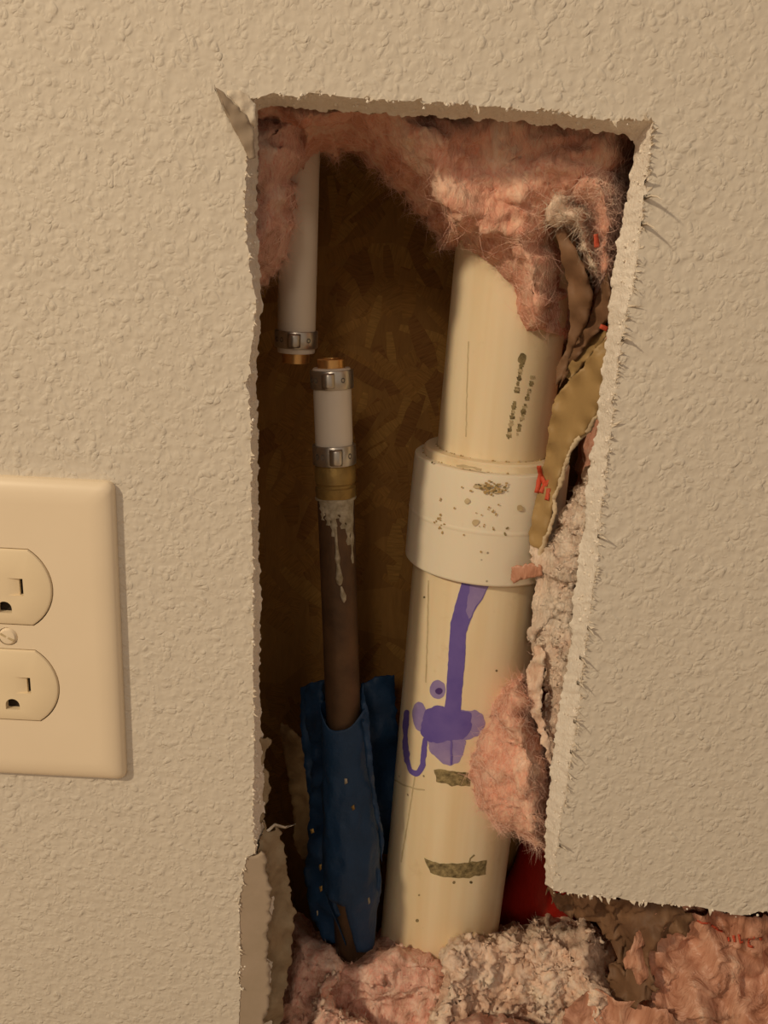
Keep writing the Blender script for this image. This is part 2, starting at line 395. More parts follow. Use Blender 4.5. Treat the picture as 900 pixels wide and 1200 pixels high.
def frame(axis):
    a = np.array(axis, float); a /= np.linalg.norm(a)
    u = np.cross(a, [0, 1, 0]); u /= np.linalg.norm(u); v = np.cross(a, u)
    return a, u, v
def lathe(name, p0, axis, prof, m, parent=None, seg=64, rough=None, closed=True):
    """prof: (distance along axis, radius)"""
    a, u, v = frame(axis); p0 = np.array(p0, float); V, Fc = [], []
    for t, r in prof:
        for k in range(seg):
            th = 2 * math.pi * k / seg; rr = r + (rough(t, th) if rough else 0)
            V.append(p0 + a * t + (u * math.cos(th) + v * math.sin(th)) * rr)
    for i in range(len(prof) - 1):
        for k in range(seg):
            k2 = (k + 1) % seg
            Fc.append((i*seg+k, i*seg+k2, (i+1)*seg+k2, (i+1)*seg+k))
    if closed:
        Fc.append(tuple(range(seg))[::-1]); Fc.append(tuple((len(prof)-1)*seg + k for k in range(seg)))
    o = mesh_obj(name, V, Fc, m, parent)
    sharp(o); return o
def sharp(o, ang=35):
    bm = bmesh.new(); bm.from_mesh(o.data); bmesh.ops.recalc_face_normals(bm, faces=bm.faces)
    lim = math.radians(ang)
    for e in bm.edges:
        if len(e.link_faces) == 2 and e.calc_face_angle(0) > lim: e.smooth = False
    bm.to_mesh(o.data); bm.free()

# ------------------------------------------------------------------ the wall with its hole
T = 0.0127
# (front edge px, back edge px) around the hole, clockwise
PAIRS = [
 ((291,118),(303,128)), ((320,109),(322,124)), ((345,114),(345,127)), ((365,108),(366,128)), ((400,113),(400,130)), ((440,117),(440,133)),
 ((500,119),(499,136)), ((545,122),(543,138)), ((600,128),(597,142)), ((650,133),(646,147)), ((700,140),(694,153)), ((745,142),(735,160)), ((765,142),(744,166)),
 ((763,160),(742,185)), ((762,180),(738,205)), ((757,215),(734,230)), ((752,260),(728,265)), ((745,310),(719,310)), ((738,350),(714,350)), ((730,390),(712,390)),
 ((724,430),(706,430)), ((717,490),(700,500)), ((712,540),(690,540)), ((704,600),(686,600)), ((700,650),(679,650)), ((693,700),(672,700)),
 ((688,750),(668,750)), ((681,800),(660,800)), ((675,850),(652,850)), ((667,900),(646,890)), ((658,960),(641,950)), ((650,1010),(639,1000)), ((648,1044),(638,1036)),
 ((700,1050),(700,1040)), ((760,1058),(758,1046)), ((820,1063),(818,1052)), ((870,1073),(868,1058)), ((905,1066),(904,1056)), ((1000,1078),(1000,1068)), ((1120,1085),(1120,1075)),
 ((1120,1420),(1110,1410)), ((240,1420),(262,1410)),
 ((270,1300),(300,1300)), ((279,1200),(318,1200)), ((282,1150),(318,1150)), ((281,1100),(320,1100)), ((280,1060),(321,1060)), ((284,1030),(318,1030)), ((288,1006),(316,1006)), ((298,1000),(308,1000)),
 ((296,960),(309,960)), ((298,900),(309,900)), ((298,850),(306,850)), ((297,800),(304,800)), ((297,700),(305,700)), ((295,600),(303,600)), ((294,500),(302,500)), ((290,450),(300,450)),
 ((295,400),(303,400)), ((300,350),(306,350)), ((290,290),(303,290)), ((287,250),(301,250)), ((289,180),(302,180))]
fr = np.array([P(a, b, 0)[[0, 2]] for (a, b), _ in PAIRS]); bk = np.array([P(a, b, T)[[0, 2]] for _, (a, b) in PAIRS])
comb = np.hstack([fr, bk]); ring = resample(comb, 0.00055)
F0, B0 = ring[:, :2].copy(), ring[:, 2:].copy()
def jagv(p, s, o): return np.array([nz((p[0], o, p[1]), s, o), nz((p[0], o + 5, p[1]), s, o)])
for i in range(len(F0)):
    md_ = 0.25 + 1.2 * abs(nz((F0[i][0], 3, F0[i][1]), 90, 7.0))
    F0[i] += jagv(F0[i], 230, 1.0) * 0.0011 * md_ + jagv(F0[i], 700, 2.0) * 0.0009 * md_
rows = [(0.0, 0.0), (0.06, 0.0), (0.15, 0.12), (0.35, 0.3), (0.55, 0.5), (0.75, 0.72), (0.9, 0.9), (1.0, 1.0)]
W0, W1, ZT = -0.7, 0.7, 1.2
outer = np.array([(W0, 0.0), (W1, 0.0), (W1, ZT), (W0, ZT)])
v2, f2, _ = fill(outer, 1, [F0], grid=False)
wall = mesh_obj('wall_front', [(x, 0, z) for x, z in v2], [tuple(t) for t in f2], M['wall'])
wall['kind'] = 'structure'
# the cut through the board: a rough gypsum edge as a part of the wall
n = len(F0); V = []; 
for ri, (ty, ts) in enumerate(rows):
    for i in range(n):
        p = F0[i] * (1 - ts) + B0[i] * ts; y = T * ty
        if 1 < ri:
            a = 0.0008 if ri < len(rows) - 1 else 0.0013
            p = p + jagv(p, 140, 3.0) * a * 0.4 + np.array([nz((p[0], y, p[1]), 420, 5.), nz((p[0], y, p[1]), 420, 8.)]) * a * 0.8 + np.array([nz((p[0], y, p[1]), 1100, 5.), nz((p[0], y, p[1]), 1100, 8.)]) * a * 0.4
        V.append((p[0], y, p[1]))
Fc = []
for ri in range(len(rows) - 1):
    for i in range(n):
        j = (i + 1) % n; Fc.append((ri*n+i, ri*n+j, (ri+1)*n+j, (ri+1)*n+i))
edge = mesh_obj('gypsum_edge', V, Fc, M['gypsum'], wall)
# back face of the board
bk2 = np.array([(V[(len(rows)-1)*n+i][0], V[(len(rows)-1)*n+i][2]) for i in range(0, n, 3)])
v3, f3, _ = fill(outer, 1, [bk2], grid=False)
mesh_obj('back_paper', [(x, T, z) for x, z in v3], [tuple(t[::-1]) for t in f3], M['paper_tan'], wall)

# torn paper burrs and crumbs along the cut
def burrs():
    V, Fc = [], []
    for i in range(0, n, 2):
        p = F0[i]; nx = F0[(i+2) % n] - F0[i-2]; L = np.linalg.norm(nx) + 1e-9
        if p[1] > 0.62 or p[1] < 0.18: continue
        tdir = nx / L; inward = B0[i] - F0[i]; il = np.linalg.norm(inward) + 1e-9
        nrm = np.array([tdir[1], -tdir[0]]); 
        if nrm @ inward < 0: nrm = -nrm
        right = p[0] > 0.04 and p[1] > 0.28 and i < n * 0.6
        pr = 0.7 if right else 0.28
        if rnd.random() > pr: continue
        ln = abs(rnd.gauss(0, 0.0008)) + 0.0003; wd = rnd.uniform(0.0003, 0.0010)
        sgn = -1 if (right and rnd.random() < 0.75) else (1 if rnd.random() < 0.6 else -1)
        if right and rnd.random() < 0.06: ln *= 2.0
        outy = -rnd.uniform(0.0002, 0.0016) * (1.5 if right else 1)
        a = p - tdir * wd; b = p + tdir * wd
        c = p + nrm * sgn * ln + tdir * rnd.uniform(-1, 1) * ln * 0.8
        mid = (p + c) / 2 + tdir * rnd.uniform(-1, 1) * wd
        k = len(V)
        V += [(a[0], -0.0001, a[1]), (b[0], -0.0001, b[1]), (mid[0]+wd*.5, outy*0.7, mid[1]), (mid[0]-wd*.5, outy * 0.8, mid[1]), (c[0], outy, c[1]),
              (p[0], 0.0007, p[1])]
        Fc += [(k, k+1, k+2, k+3), (k+3, k+2, k+4), (k+1, k, k+5), (k+1, k+5, k+4, k+2), (k, k+3, k+4, k+5)]
    o = mesh_obj('paper_burr', V, Fc, M['paper_light'], wall, smooth=False); o['kind'] = 'stuff'
    # crumbs of gypsum clinging to the edge
    V, Fc = [], []
    ico = [(0,0,1),(0.89,0,0.45),(0.28,0.85,0.45),(-0.72,0.53,0.45),(-0.72,-0.53,0.45),(0.28,-0.85,0.45),(0.72,0.53,-0.45),(-0.28,0.85,-0.45),(-0.89,0,-0.45),(-0.28,-0.85,-0.45),(0.72,-0.53,-0.45),(0,0,-1)]
    fi = [(0,1,2),(0,2,3),(0,3,4),(0,4,5),(0,5,1),(1,6,2),(2,7,3),(3,8,4),(4,9,5),(5,10,1),(6,7,2),(7,8,3),(8,9,4),(9,10,5),(10,6,1),(11,7,6),(11,8,7),(11,9,8),(11,10,9),(11,6,10)]
    for _ in range(900):
        i = rnd.randrange(n); 
        if F0[i][1] > 0.62 or F0[i][1] < 0.18: continue
        t = rnd.random() ** 2 * 0.8
        p = F0[i] * (1 - t) + B0[i] * t; r = rnd.uniform(0.0002, 0.0006) * (1.4 if rnd.random() < 0.1 else 1)
        if t < 0.1 and rnd.random() < 0.4: p = p + np.array([rnd.uniform(-1, 1), rnd.uniform(-1, 1)]) * 0.0014
        k = len(V)
        for q in ico: V.append((p[0] + q[0]*r*rnd.uniform(.7,1.3), T*t*0.9 - 0.0002 + q[1]*r*rnd.uniform(.7,1.3), p[1] + q[2]*r*rnd.uniform(.7,1.4)))
        Fc += [tuple(k + j for j in t_) for t_ in fi]
    o = mesh_obj('gypsum_crumb', V, Fc, M['gypsum'], wall, smooth=False); o['kind'] = 'stuff'
burrs()
# long slivers of paper standing off the right-hand edge, curling away
def sliver(pts, w0, m=M['paper_light']):
    V, Fc = [], []
    for k, (a, b, y) in enumerate(pts):
        q = P(a, b, y); t = k / (len(pts) - 1); wd = w0 * (1 - 0.85 * t)
        V += [(q[0], q[1], q[2] - wd / 2), (q[0], q[1] + 0.0003, q[2] + wd / 2), (q[0] + .0002, q[1] + 0.0004, q[2])]
    for k in range(len(pts) - 1):
        i = 3 * k; Fc += [(i, i+1, i+4, i+3), (i+1, i+2, i+5, i+4), (i+2, i, i+3, i+5)]
    return mesh_obj('paper_sliver', V, Fc, m, wall)
for s_ in [[(754,232,0),(763,229,-.004),(770,230,-.007),(776,234,-.009)], [(751,262,0),(758,262,-.003),(766,266,-.006),(771,272,-.007)],
           [(755,215,0),(759,208,-.003),(761,200,-.005)], [(728,398,0),(735,396,-.003),(741,400,-.005)], [(700,628,0),(707,630,-.003),(713,634,-.004)],
           [(679,770,0),(684,774,-.003),(690,783,-.005)], [(676,800,0),(682,803,-.003),(688,812,-.004)], [(672,845,0),(677,848,-.003),(683,857,-.004)],
           [(688,735,0),(694,741,-.003),(698,748,-.004)], [(668,880,0),(673,886,-.003),(677,893,-.004)], [(655,990,0),(661,994,-.003),(666,998,-.003)]]:
    sliver(s_, 0.0016)
# peeled flap at the top left corner of the cut, and the bare paper lower left
fl = sheet('paper_flap', [(252,102,-.0060),(262,108,-.0052),(275,122,-.0040),(288,134,-.0030),(297,152,-.0015),(299,185,-.0004),(292,187,-.0004),(281,165,-.0020),(268,140,-.0035),(259,121,-.0050)], M['paper_grey'], 0.0005, 3, 0.0002, parent=wall, jag=0.8)
sheet('paper_flap', [(266,106,-.0030),(280,105,-.0024),(292,112,-.0016),(299,122,-.0010),(300,152,-.0008),(290,139,-.0026),(280,126,-.0036),(267,112,-.0044)], M['paper_light'], 0.0004, 3, 0.0002, parent=wall, jag=0.8)
sliver([(251,101,-.0065),(256,114,-.0062),(262,130,-.0052)], 0.0012)
sheet('bare_paper', [(280,1000,.0003),(300,1003,.0003),(311,1002,.0003),(313,1022,.0003),(317,1040,.0003),(316,1075,.0003),(313,1110,.0003),(317,1150,.0003),(314,1180,.0003),(305,1215,.0003),(296,1300,.0003),(268,1300,.0003),(277,1200,.0003),(279,1100,.0003),(277,1060,.0003)], M['paper_grey'], 0.0012, 4, 0.0001, parent=wall, jag=2.5)
sheet('torn_back_paper', [(309,962,.009),(316,975,.011),(326,968,.014),(333,992,.015),(339,1030,.017),(344,1070,.018),(344,1100,.018),(338,1140,.018),(328,1200,.015),(312,1300,.009),(300,1300,.004),(306,1180,.003),(308,1100,.003),(308,1020,.003),(303,990,.004)], M['paper_tan'], 0.0010, 4, 0.0022, csc=90, parent=wall, jag=3.0, seed=2.)
sheet('torn_back_paper', [(304,868,.008),(312,866,.011),(318,868,.012),(312,880,.012),(307,902,.013),(314,908,.013),(317,928,.013),(311,945,.013),(305,976,.012),(301,960,.008),(302,900,.007)], M['paper_tan'], 0.0008, 3, 0.0012, csc=120, parent=wall, jag=2.2, seed=3.)
sliver([(312,976,.010),(322,967,.012),(334,970,.013),(346,966,.015)], 0.0022)

# ------------------------------------------------------------------ the cavity behind
YB = 0.152
osb = box('wall_back', (-0.12, YB, 0.0), (0.36, YB + 0.011, 0.95), M['osb'], kind='structure')
SM = [mat_strand(k, c) for k, c in enumerate([(0.52, 0.275, 0.075), (0.47, 0.245, 0.068), (0.42, 0.215, 0.06), (0.50, 0.26, 0.07), (0.57, 0.32, 0.09), (0.38, 0.185, 0.055)])]
protos = []
for k in range(18):
    L = rnd.uniform(0.016, 0.042); Wd = rnd.uniform(0.004, 0.011); t = rnd.uniform(0.0002, 0.0005)
    xs = [-L/2, -L/6, L/6, L/2]; top, bot = [], []
    for x in xs:
        e = 0.55 if abs(x) > L/3 else 1
        top.append((x + rnd.uniform(-.1,.1)*Wd, Wd/2*e*rnd.uniform(.7,1.1))); bot.append((x + rnd.uniform(-.1,.1)*Wd, -Wd/2*e*rnd.uniform(.7,1.1)))
    V = [(x, 0, z) for x, z in bot] + [(x, 0, z) for x, z in top] ; V += [(x, t + 0.0008, z) for x, _, z in V]
    Fc = [(i, i+1, i+5, i+4) for i in range(3)] + [(0,8,9,1),(1,9,10,2),(2,10,11,3),(3,11,15,7),(7,15,14,6),(6,14,13,5),(5,13,12,4),(4,12,8,0)]
    o = mesh_obj('wood_strand', V, Fc, SM[k % 6], osb, smooth=False)
    a = rnd.uniform(0, math.pi); protos.append(o)
spots = []
for k in range(285):
    spots.append((rnd.uniform(300, 560), rnd.uniform(150, 1000)))
for k, (a, b) in enumerate(spots):
    q = P(a, b, YB)
    o = protos[k] if k < len(protos) else protos[k % len(protos)].copy()
    if k >= len(protos): COL.objects.link(o); o.parent = osb
    o.location = (q[0], YB - rnd.uniform(0.0001, 0.0004), q[2]); o.rotation_euler = (0, rnd.choice([0.5, 0.9, -0.6, 1.4, 2.2, -1.1]) + rnd.uniform(-.3, .3), 0)
box('stud_left', (-0.112, T, 0.0), (-0.074, YB, 0.95), M['wood'], kind='structure')  # unseen stud, closes this side of the cavity against stray light
box('stud_right', (0.30, T, 0.0), (0.338, YB, 0.95), M['wood'], kind='structure')  # unseen stud, shuts the far side of the cavity to outside light
box('cavity_top_block', (-0.074, T, 0.90), (0.30, YB, 0.95), M['wood'], kind='structure')  # unseen blocking, added so no light leaks in from above the cavity
box('floor', (-1.5, -2.0, -0.02), (1.5, YB, 0.0), M['floor'], kind='structure')

# ------------------------------------------------------------------ white drain pipe
YP = 0.080
q0, q1 = P(524.5, 1000, YP), P(588.5, 426, YP)
ax, au, av = frame(q1 - q0)
def along(py):      # distance along the drain axis where the axis crosses row py
    best = min(((abs(np.dot(R3.T @ (q0 + ax*t - CAM), [0, 1, 0]) * F / -np.dot(R3.T @ (q0 + ax*t - CAM), [0, 0, 1]) - (600 - py)), t) for t in np.arange(-0.12, 0.42, 0.0005)))
    return best[1]
RL, RU, RC = 0.0302, 0.0242, 0.0342
tb, tj0, tj1, tr = -0.09, along(655), along(535), along(526)
drain = empty('drain_pipe', tuple(q0 + ax * tb), 'large cream plastic drain pipe with purple primer runs and a white coupling', 'pipe')
lower = lathe('lower_pipe', q0, ax, [(tb, RL), (tj0 - .01, RL), (tj0 + 0.015, RL)], M['pvc'], drain, 96)
upper = lathe('upper_pipe', q0, ax, [(tj1 - 0.012, RU), (0.30, RU), (0.44, RU)], M['pvc'], drain, 96)
coup = lathe('coupling', q0, ax, [(tj0, RL + .0002), (tj0, RC - .0004), (tj0 + .0006, RC), (tj0+.001, RC), (tj0+.0218, RC), (tj0+.022, RC), (tj0+.0225, RC+.00018), (tj0+.0235, RC+.00018), (tj0+.024, RC), (tj0+.0242, RC), (tj1-.001, RC-.0005), (tj1-.0005, RC-.0006), (tj1, RC-.0012), (tj1, RL - 0.0002), (tj1 - .01, RL - .001)], M['pvc_white'], drain, 96, closed=False)
lathe('bushing', q0, ax, [(tj1 - .012, RL - .0003), (tr - .0008, RL - .0003), (tr, RL - .0011), (tr, RU + .0003), (tr - .012, RU + .0003)], M['pvc'], coup, 96, closed=False)

def hit(px, py, r):
    d = ray(px, py); o = CAM - q0
    dp = d - ax * (d @ ax); op = o - ax * (o @ ax)
    A, B, C = dp @ dp, 2 * dp @ op, op @ op - r * r; disc = B*B - 4*A*C
    if disc <= 0: return None
    return CAM + d * ((-B - math.sqrt(disc)) / (2 * A))
def decal(name, poly, r, m, parent, lift=0.00008, jag=1.0, step=4.0):
    bd = resample(poly, 2.5)
    if name == 'primer_stain':
        for _ in range(4): bd = (np.roll(bd, 1, 0) + bd * 2 + np.roll(bd, -1, 0)) / 4
    bd = bd + np.array([[noise.noise(Vector((a*.15, b*.15, 3))), noise.noise(Vector((a*.15, b*.15, 9)))] for a, b in bd]) * jag
    v, f, _ = fill(bd, step); V = []
    for a, b in v:
        h = hit(a, b, r + lift)
        if h is None: return None
        V.append(h)
    return mesh_obj(name, V, [tuple(t[::-1]) for t in f], m, parent)
def ell(cx, cy, rx, ry, k=24, rot=0): return [(cx + rx*math.cos(t)*math.cos(rot) - ry*math.sin(t)*math.sin(rot), cy + rx*math.cos(t)*math.sin(rot) + ry*math.sin(t)*math.cos(rot)) for t in [2*math.pi*i/k for i in range(k)]]
def stroke(pts, w0):
    pts = np.array(resample(pts, 4, closed=False)); tn = np.gradient(pts, axis=0); tn /= np.linalg.norm(tn, axis=1)[:, None]
    nn = np.stack([-tn[:,1], tn[:,0]], 1) * w0 / 2
    return list(pts + nn) + list((pts - nn)[::-1])
decal('primer_stain', [(541,672),(577,676),(569,696),(555,718),(546,742),(545,774),(541,814),(540,843),(519,843),(523,814),(525,774),(528,730),(536,699),(541,684)], RL, M['purple'], lower, .00020)
decal('primer_stain', [(552,674),(577,677),(568,696),(556,714),(549,728),(546,712),(550,692)], RL, M['purple_light'], lower, .00026, jag=1.5)
decal('primer_stain', [(499,831),(512,826),(524,828),(540,834),(552,834),(553,855),(546,864),(530,868),(505,871),(492,862),(495,848)], RL, M['purple'], lower, .00022, jag=3)
decal('primer_stain', [(536,832),(561,833),(569,842),(567,855),(562,862),(546,868),(536,866)], RL, M['purple_light'], lower, .00014, jag=2)
decal('primer_stain', [(500,866),(546,864),(545,880),(538,893),(528,899),(516,893),(505,882)], RL, M['purple_light'], lower, .00012, jag=3)
decal('primer_stain', ell(492, 840, 9, 19, rot=-0.1), RL, M['purple_light'], lower, .00010)
decal('primer_stain', ell(513, 808, 10, 12), RL, M['purple_light'], lower, .00010)
decal('primer_stain', ell(514, 810, 4.5, 4), RL, M['purple_dark'], lower, .00030)
decal('primer_stain', stroke([(477,831),(475,848),(475,870),(477,893),(482,905),(489,908),(495,899),(497,880),(498,862)], 6.5), RL, M['purple'], lower, .00018, jag=1.6, step=3)
decal('primer_stain', stroke([(529,866),(529,898)], 2.5), RL, M['purple'], lower, .00034, jag=.8, step=3)
decal('ink_mark', [(508,902),(522,902),(535,905),(553,905),(551,921),(530,921),(512,916)], RL, M['ink'], lower, .0001, jag=1.6)
decal('ink_mark', [(497,1006),(515,1012),(540,1012),(571,1008),(569,1025),(545,1029),(522,1028),(504,1024)], RL, M['ink'], lower, .0001, jag=1.6)
decal('ink_mark', stroke([(550,1014),(551,1006),(556,1002)], 2), RL, M['ink'], lower, .0001, jag=.5, step=3)
decal('pencil_line', stroke([(463,914),(473,920),(485,924),(498,926)], 1.8), RL, M['ink_faint'], lower, .0001, jag=.8, step=3)
decal('seam_line', stroke([(502,680),(501,740),(499,800)], 1.5), RL, M['ink_faint'], lower, .0001, jag=.6, step=3)
decal('seam_line', stroke([(487,905),(480,950),(470,1010)], 1.6), RL, M['ink_faint'], lower, .0001, jag=.6, step=3)
decal('seam_line', stroke([(549,400),(547,460),(546,512)], 1.3), RU, M['ink_faint'], upper, .0001, jag=.6, step=3)
# worn, unreadable line of print up the upper pipe
for k in range(80):
    t = rnd.random(); a = 613 - 17*t; b = 416 + 96*t
    col2 = rnd.random() < 0.4
    if col2: a += 12 - 2*t; b = 440 + 70*t
    s_ = rnd.uniform(1.2, 3.4)
    decal('print_mark', [(a - s_, b - 1.5), (a + s_*.8, b - 1.0), (a + s_, b + rnd.uniform(.5, 3)), (a - s_*.7, b + 2)], RU, M['ink'] if rnd.random() < .75 else M['ink_faint'], upper, .0001, jag=.8, step=3)
decal('print_mark', ell(612, 421, 5, 7), RU, M['ink'], upper, .00012, jag=2)
for e, mm in ((ell(564, 570, 9, 3), 'ink_faint'), (ell(582, 575, 9, 3), 'ink_faint'),
              (ell(548, 587, 3.5, 2.5), 'ink_faint'), (ell(557, 612, 4, 4), 'ink_faint'), (ell(594, 619, 1.7, 1.7), 'ink'), (ell(592, 626, 1.9, 1.9), 'ink'), (ell(506, 542, 1.5, 1.5), 'ink'), (ell(609, 595, 3, 4), 'ink_faint'),
              (stroke([(535,546),(548,547),(564,551)], 3), 'ink_faint')):
    decal('glue_spot', e, RC, M[mm], coup, .00045, jag=2.2, step=3)
for a, b, s_ in ((532,1034,1.8),(552,1034,1.8),(489,1079,2),(541,702,1.4),(583,683,1.4),(491,1049,1.3),(582,786,1.4),(497,700,1.4)):
    decal('speck', ell(a, b, s_, s_, 10), RL, M['ink'], lower, .0001, jag=.4, step=3)
# dirt ring where the bushing meets the pipe
def dirt(t, r, cnt, name, par):
    V, Fc = [], []
    for _ in range(cnt):
        th = rnd.uniform(0, 2 * math.pi); rr = rnd.uniform(.0002, .0006)
        c = q0 + ax * t + (au * math.cos(th) + av * math.sin(th)) * r; k = len(V)
        for d_ in ((1,0,0),(-1,0,0),(0,1,0),(0,-1,0),(0,0,1),(0,0,-1)): V.append(c + np.array(d_) * rr * rnd.uniform(.6, 1.6))
        Fc += [(k,k+2,k+4),(k+2,k+1,k+4),(k+1,k+3,k+4),(k+3,k,k+4),(k+2,k,k+5),(k+1,k+2,k+5),(k+3,k+1,k+5),(k,k+3,k+5)]
    o = mesh_obj(name, V, Fc, M['brownspot'], par, smooth=False); o['kind'] = 'stuff'
for _ in range(60):
    a, b = 575 + rnd.gauss(0, 10), 572 + rnd.gauss(0, 3.2) + 0.0
    decal('speck', ell(a, b, rnd.uniform(.8, 2.2), rnd.uniform(.8, 1.8), 8), RC, M['brownspot' if rnd.random() < .7 else 'ink'], coup, .0005, jag=.6, step=3)
for _ in range(34):
    a, b = (514 + rnd.gauss(0, 2.5), 605 + rnd.gauss(0, 10)) if rnd.random() < .5 else (565 + rnd.gauss(0, 24), 605 + rnd.gauss(0, 18))
    decal('speck', ell(a, b, rnd.uniform(.6, 1.4), rnd.uniform(.6, 1.6), 7), RC, M['brownspot'], coup, .0005, jag=.6, step=3)
dirt(tr, RU + .0004, 70, 'dirt_ring', coup)
dirt(tj1, RL + .0003, 30, 'dirt_ring', coup)

# ------------------------------------------------------------------ supply lines
def clamp(p0, axis, t0, t1, r, parent, ear):
    root = lathe('pinch_clamp', p0, axis, [(t0, r), (t0, r + .0009), (t0 + .0003, r + .0011), (t1 - .0003, r + .0011), (t1, r + .0009), (t1, r)], M['steel'], parent, 48, closed=False)
    a, u, v = frame(axis); p0 = np.array(p0); tm = (t0 + t1) / 2; h = (t1 - t0) / 2
    # v or -v faces the room
    fw = v if v[1] < 0 else -v
    def on(th, t, r_): return p0 + a * t + (fw * math.cos(th) + u * math.sin(th)) * r_
    # folded ear: a small arch
    V, Fc = [], []; K = 8
    for i in range(K + 1):
        s_ = i / K; th = ear + (s_ - .5) * 0.62; rr = r + .0009 + .0021 * math.sin(math.pi * s_) ** 0.6
        for tt, ex in ((-h*.8, 0), (-h*.55, .0003), (h*.55, .0003), (h*.8, 0)): V.append(on(th, tm + tt, rr + ex))
    for i in range(K):
        for j in range(3): k = i*4 + j; Fc.append((k, k+1, k+5, k+4))
    Fc += [tuple(i*4 for i in range(K+1)), tuple(i*4+3 for i in range(K+1))[::-1]]
    mesh_obj('clamp_ear', V, Fc, M['steel'], root)
    # interlock holes
    for dth in (0.62, 0.95, -0.7):
        V = []
        for i in range(12):
            q = 2*math.pi*i/12; V.append(on(ear + dth + .10*math.cos(q), tm + h*.30*math.sin(q), r + .00125))
        V.append(on(ear + dth, tm, r + .0009))
        mesh_obj('lock_hole', V, [(i, (i+1)%12, 12) for i in range(12)], M['steel_dark'], root)
    return root
RP = 0.00795
# upper white line
uy = 0.078
u0 = P(347, 413, uy); u1 = P(350, 250, uy); u1[1] = uy
ux = u1 - u0; ux = ux / np.linalg.norm(ux)
wl = empty('supply_pipe', tuple(u0), 'white water tube hanging from the top, steel clamp at its cut end', 'pipe')
lathe('tube', u0, ux, [(0, RP - .002), (0, RP - .0003), (.0006, RP), (0.46, RP)], M['pex'], wl, 48)
clamp(u0, ux, .0022, .0092, RP, wl, 0.0)
lathe('brass_stub', u0, ux, [(-.0042, .0052), (-.0042, .0056), (.004, .0056)], M['brass'], wl, 32)
# lower line: white tube on top, then brass, then old copper
l0 = P(388.5, 431, 0.070); l1 = P(402, 832, 0.064)
lx = l0 - l1; LL = np.linalg.norm(lx); lx = lx / LL
def lt(py): return min(((abs(np.dot(R3.T @ (l1 + lx*t - CAM), [0, 1, 0]) * F / -np.dot(R3.T @ (l1 + lx*t - CAM), [0, 0, 1]) - (600 - py)), t) for t in np.arange(-0.15, 0.25, 0.0004)))[1]
ll = empty('capped_riser', tuple(l1), 'old brown copper riser topped with a short white tube, brass fitting and two steel clamps', 'pipe')
ta, tb_, tc, td, te = lt(431), lt(519), lt(545), lt(582), lt(1300)
lathe('tube', l1, lx, [(tb_ - .006, RP), (ta - .0005, RP), (ta, RP - .0004), (ta, RP - .0022)], M['pex'], ll, 48)
lathe('brass_stub', l1, lx, [(ta - .003, .0058), (ta + .0034, .0058), (ta + .0038, .0054), (ta + .0038, .0036), (ta + .001, .0034)], M['brass'], ll, 32)
clamp(l1, lx, lt(455), lt(433) , RP, ll, 0.1)
clamp(l1, lx, lt(543), lt(520), RP + .0002, ll, -0.15)
cc = tc
lathe('brass_fitting', l1, lx, [(td - .0004, .0062), (td - .0004, .0083), (td + .0006, .0087), (td + .0044, .0087), (td + .005, .0081), (td + .006, .0081), (td + .0066, .0087), (cc - .001, .0087), (cc, .0080), (cc + .004, .0078)], M['brass_dull'], ll, 48)
lathe('copper_pipe', l1, lx, [(te, RP), (-.05, RP), (0, RP), (td, RP)], M['copper'], ll, 48)
lathe('solder_ring', l1, lx, [(td - .0010, RP), (td - .0008, RP + .0007), (td, RP + .0009), (td + .0004, RP + .0004)], M['flux'], ll, 48, rough=lambda t, th: .0002 * math.sin(5*th))
# dried flux that has run down the copper
a_, u_, v_ = frame(lx); fw = v_ if v_[1] < 0 else -v_
def onl(th, t, r): return l1 + a_ * t + (fw * math.cos(th) + u_ * math.sin(th)) * r
def run(name, pts, wid, hgt):
    V, Fc = [], []; K = 8
    for (th, t, s_) in pts:
        for k in range(K):
            q = math.pi * k / (K - 1); V.append(onl(th + wid * s_ * math.cos(q) / RP, t, RP + .0001 + hgt * s_ * math.sin(q)))
    for i in range(len(pts) - 1):
        for k in range(K - 1): j = i*K + k; Fc.append((j, j+1, j+K+1, j+K))
    return mesh_obj(name, V, Fc, M['flux'], ll)
sgn = 1 if (onl(0.5, 0, RP)[0] > onl(0, 0, RP)[0]) else -1
for th, y1, w_, h_ in ((-.35, 608, .0030, .0004), (-.1, 621, .0022, .0006), (.05, 600, .0034, .0005), (.45, 612, .0030, .0005), (.75, 632, .0026, .0004), (1.0, 655, .0018, .0005), (-.75, 603, .0022, .0004)):
    t1_ = lt(y1); pts = [(sgn*(th + .03*math.sin(k*1.3)), td - .0008 + (t1_ - td) * k / 10, 1.0 - .07*k + .25*math.sin(k*2.1 + th)) for k in range(11)]
    run('flux_run', pts, w_, h_)
for pts in ([(0.0, 612, .5), (.02, 630, .45), (.05, 641, .6), (.05, 648, 1.0), (.08, 655, .5), (.1, 664, .9), (.12, 671, 1.25), (.12, 676, .9), (.13, 679, .3)],
            [(.2, 680, .3), (.25, 686, .7), (.30, 691, 1.0), (.33, 696, .7), (.33, 699, .2)]):
    run('flux_drip', [(sgn*a, lt(b), c) for a, b, c in pts], .0013, .0013)

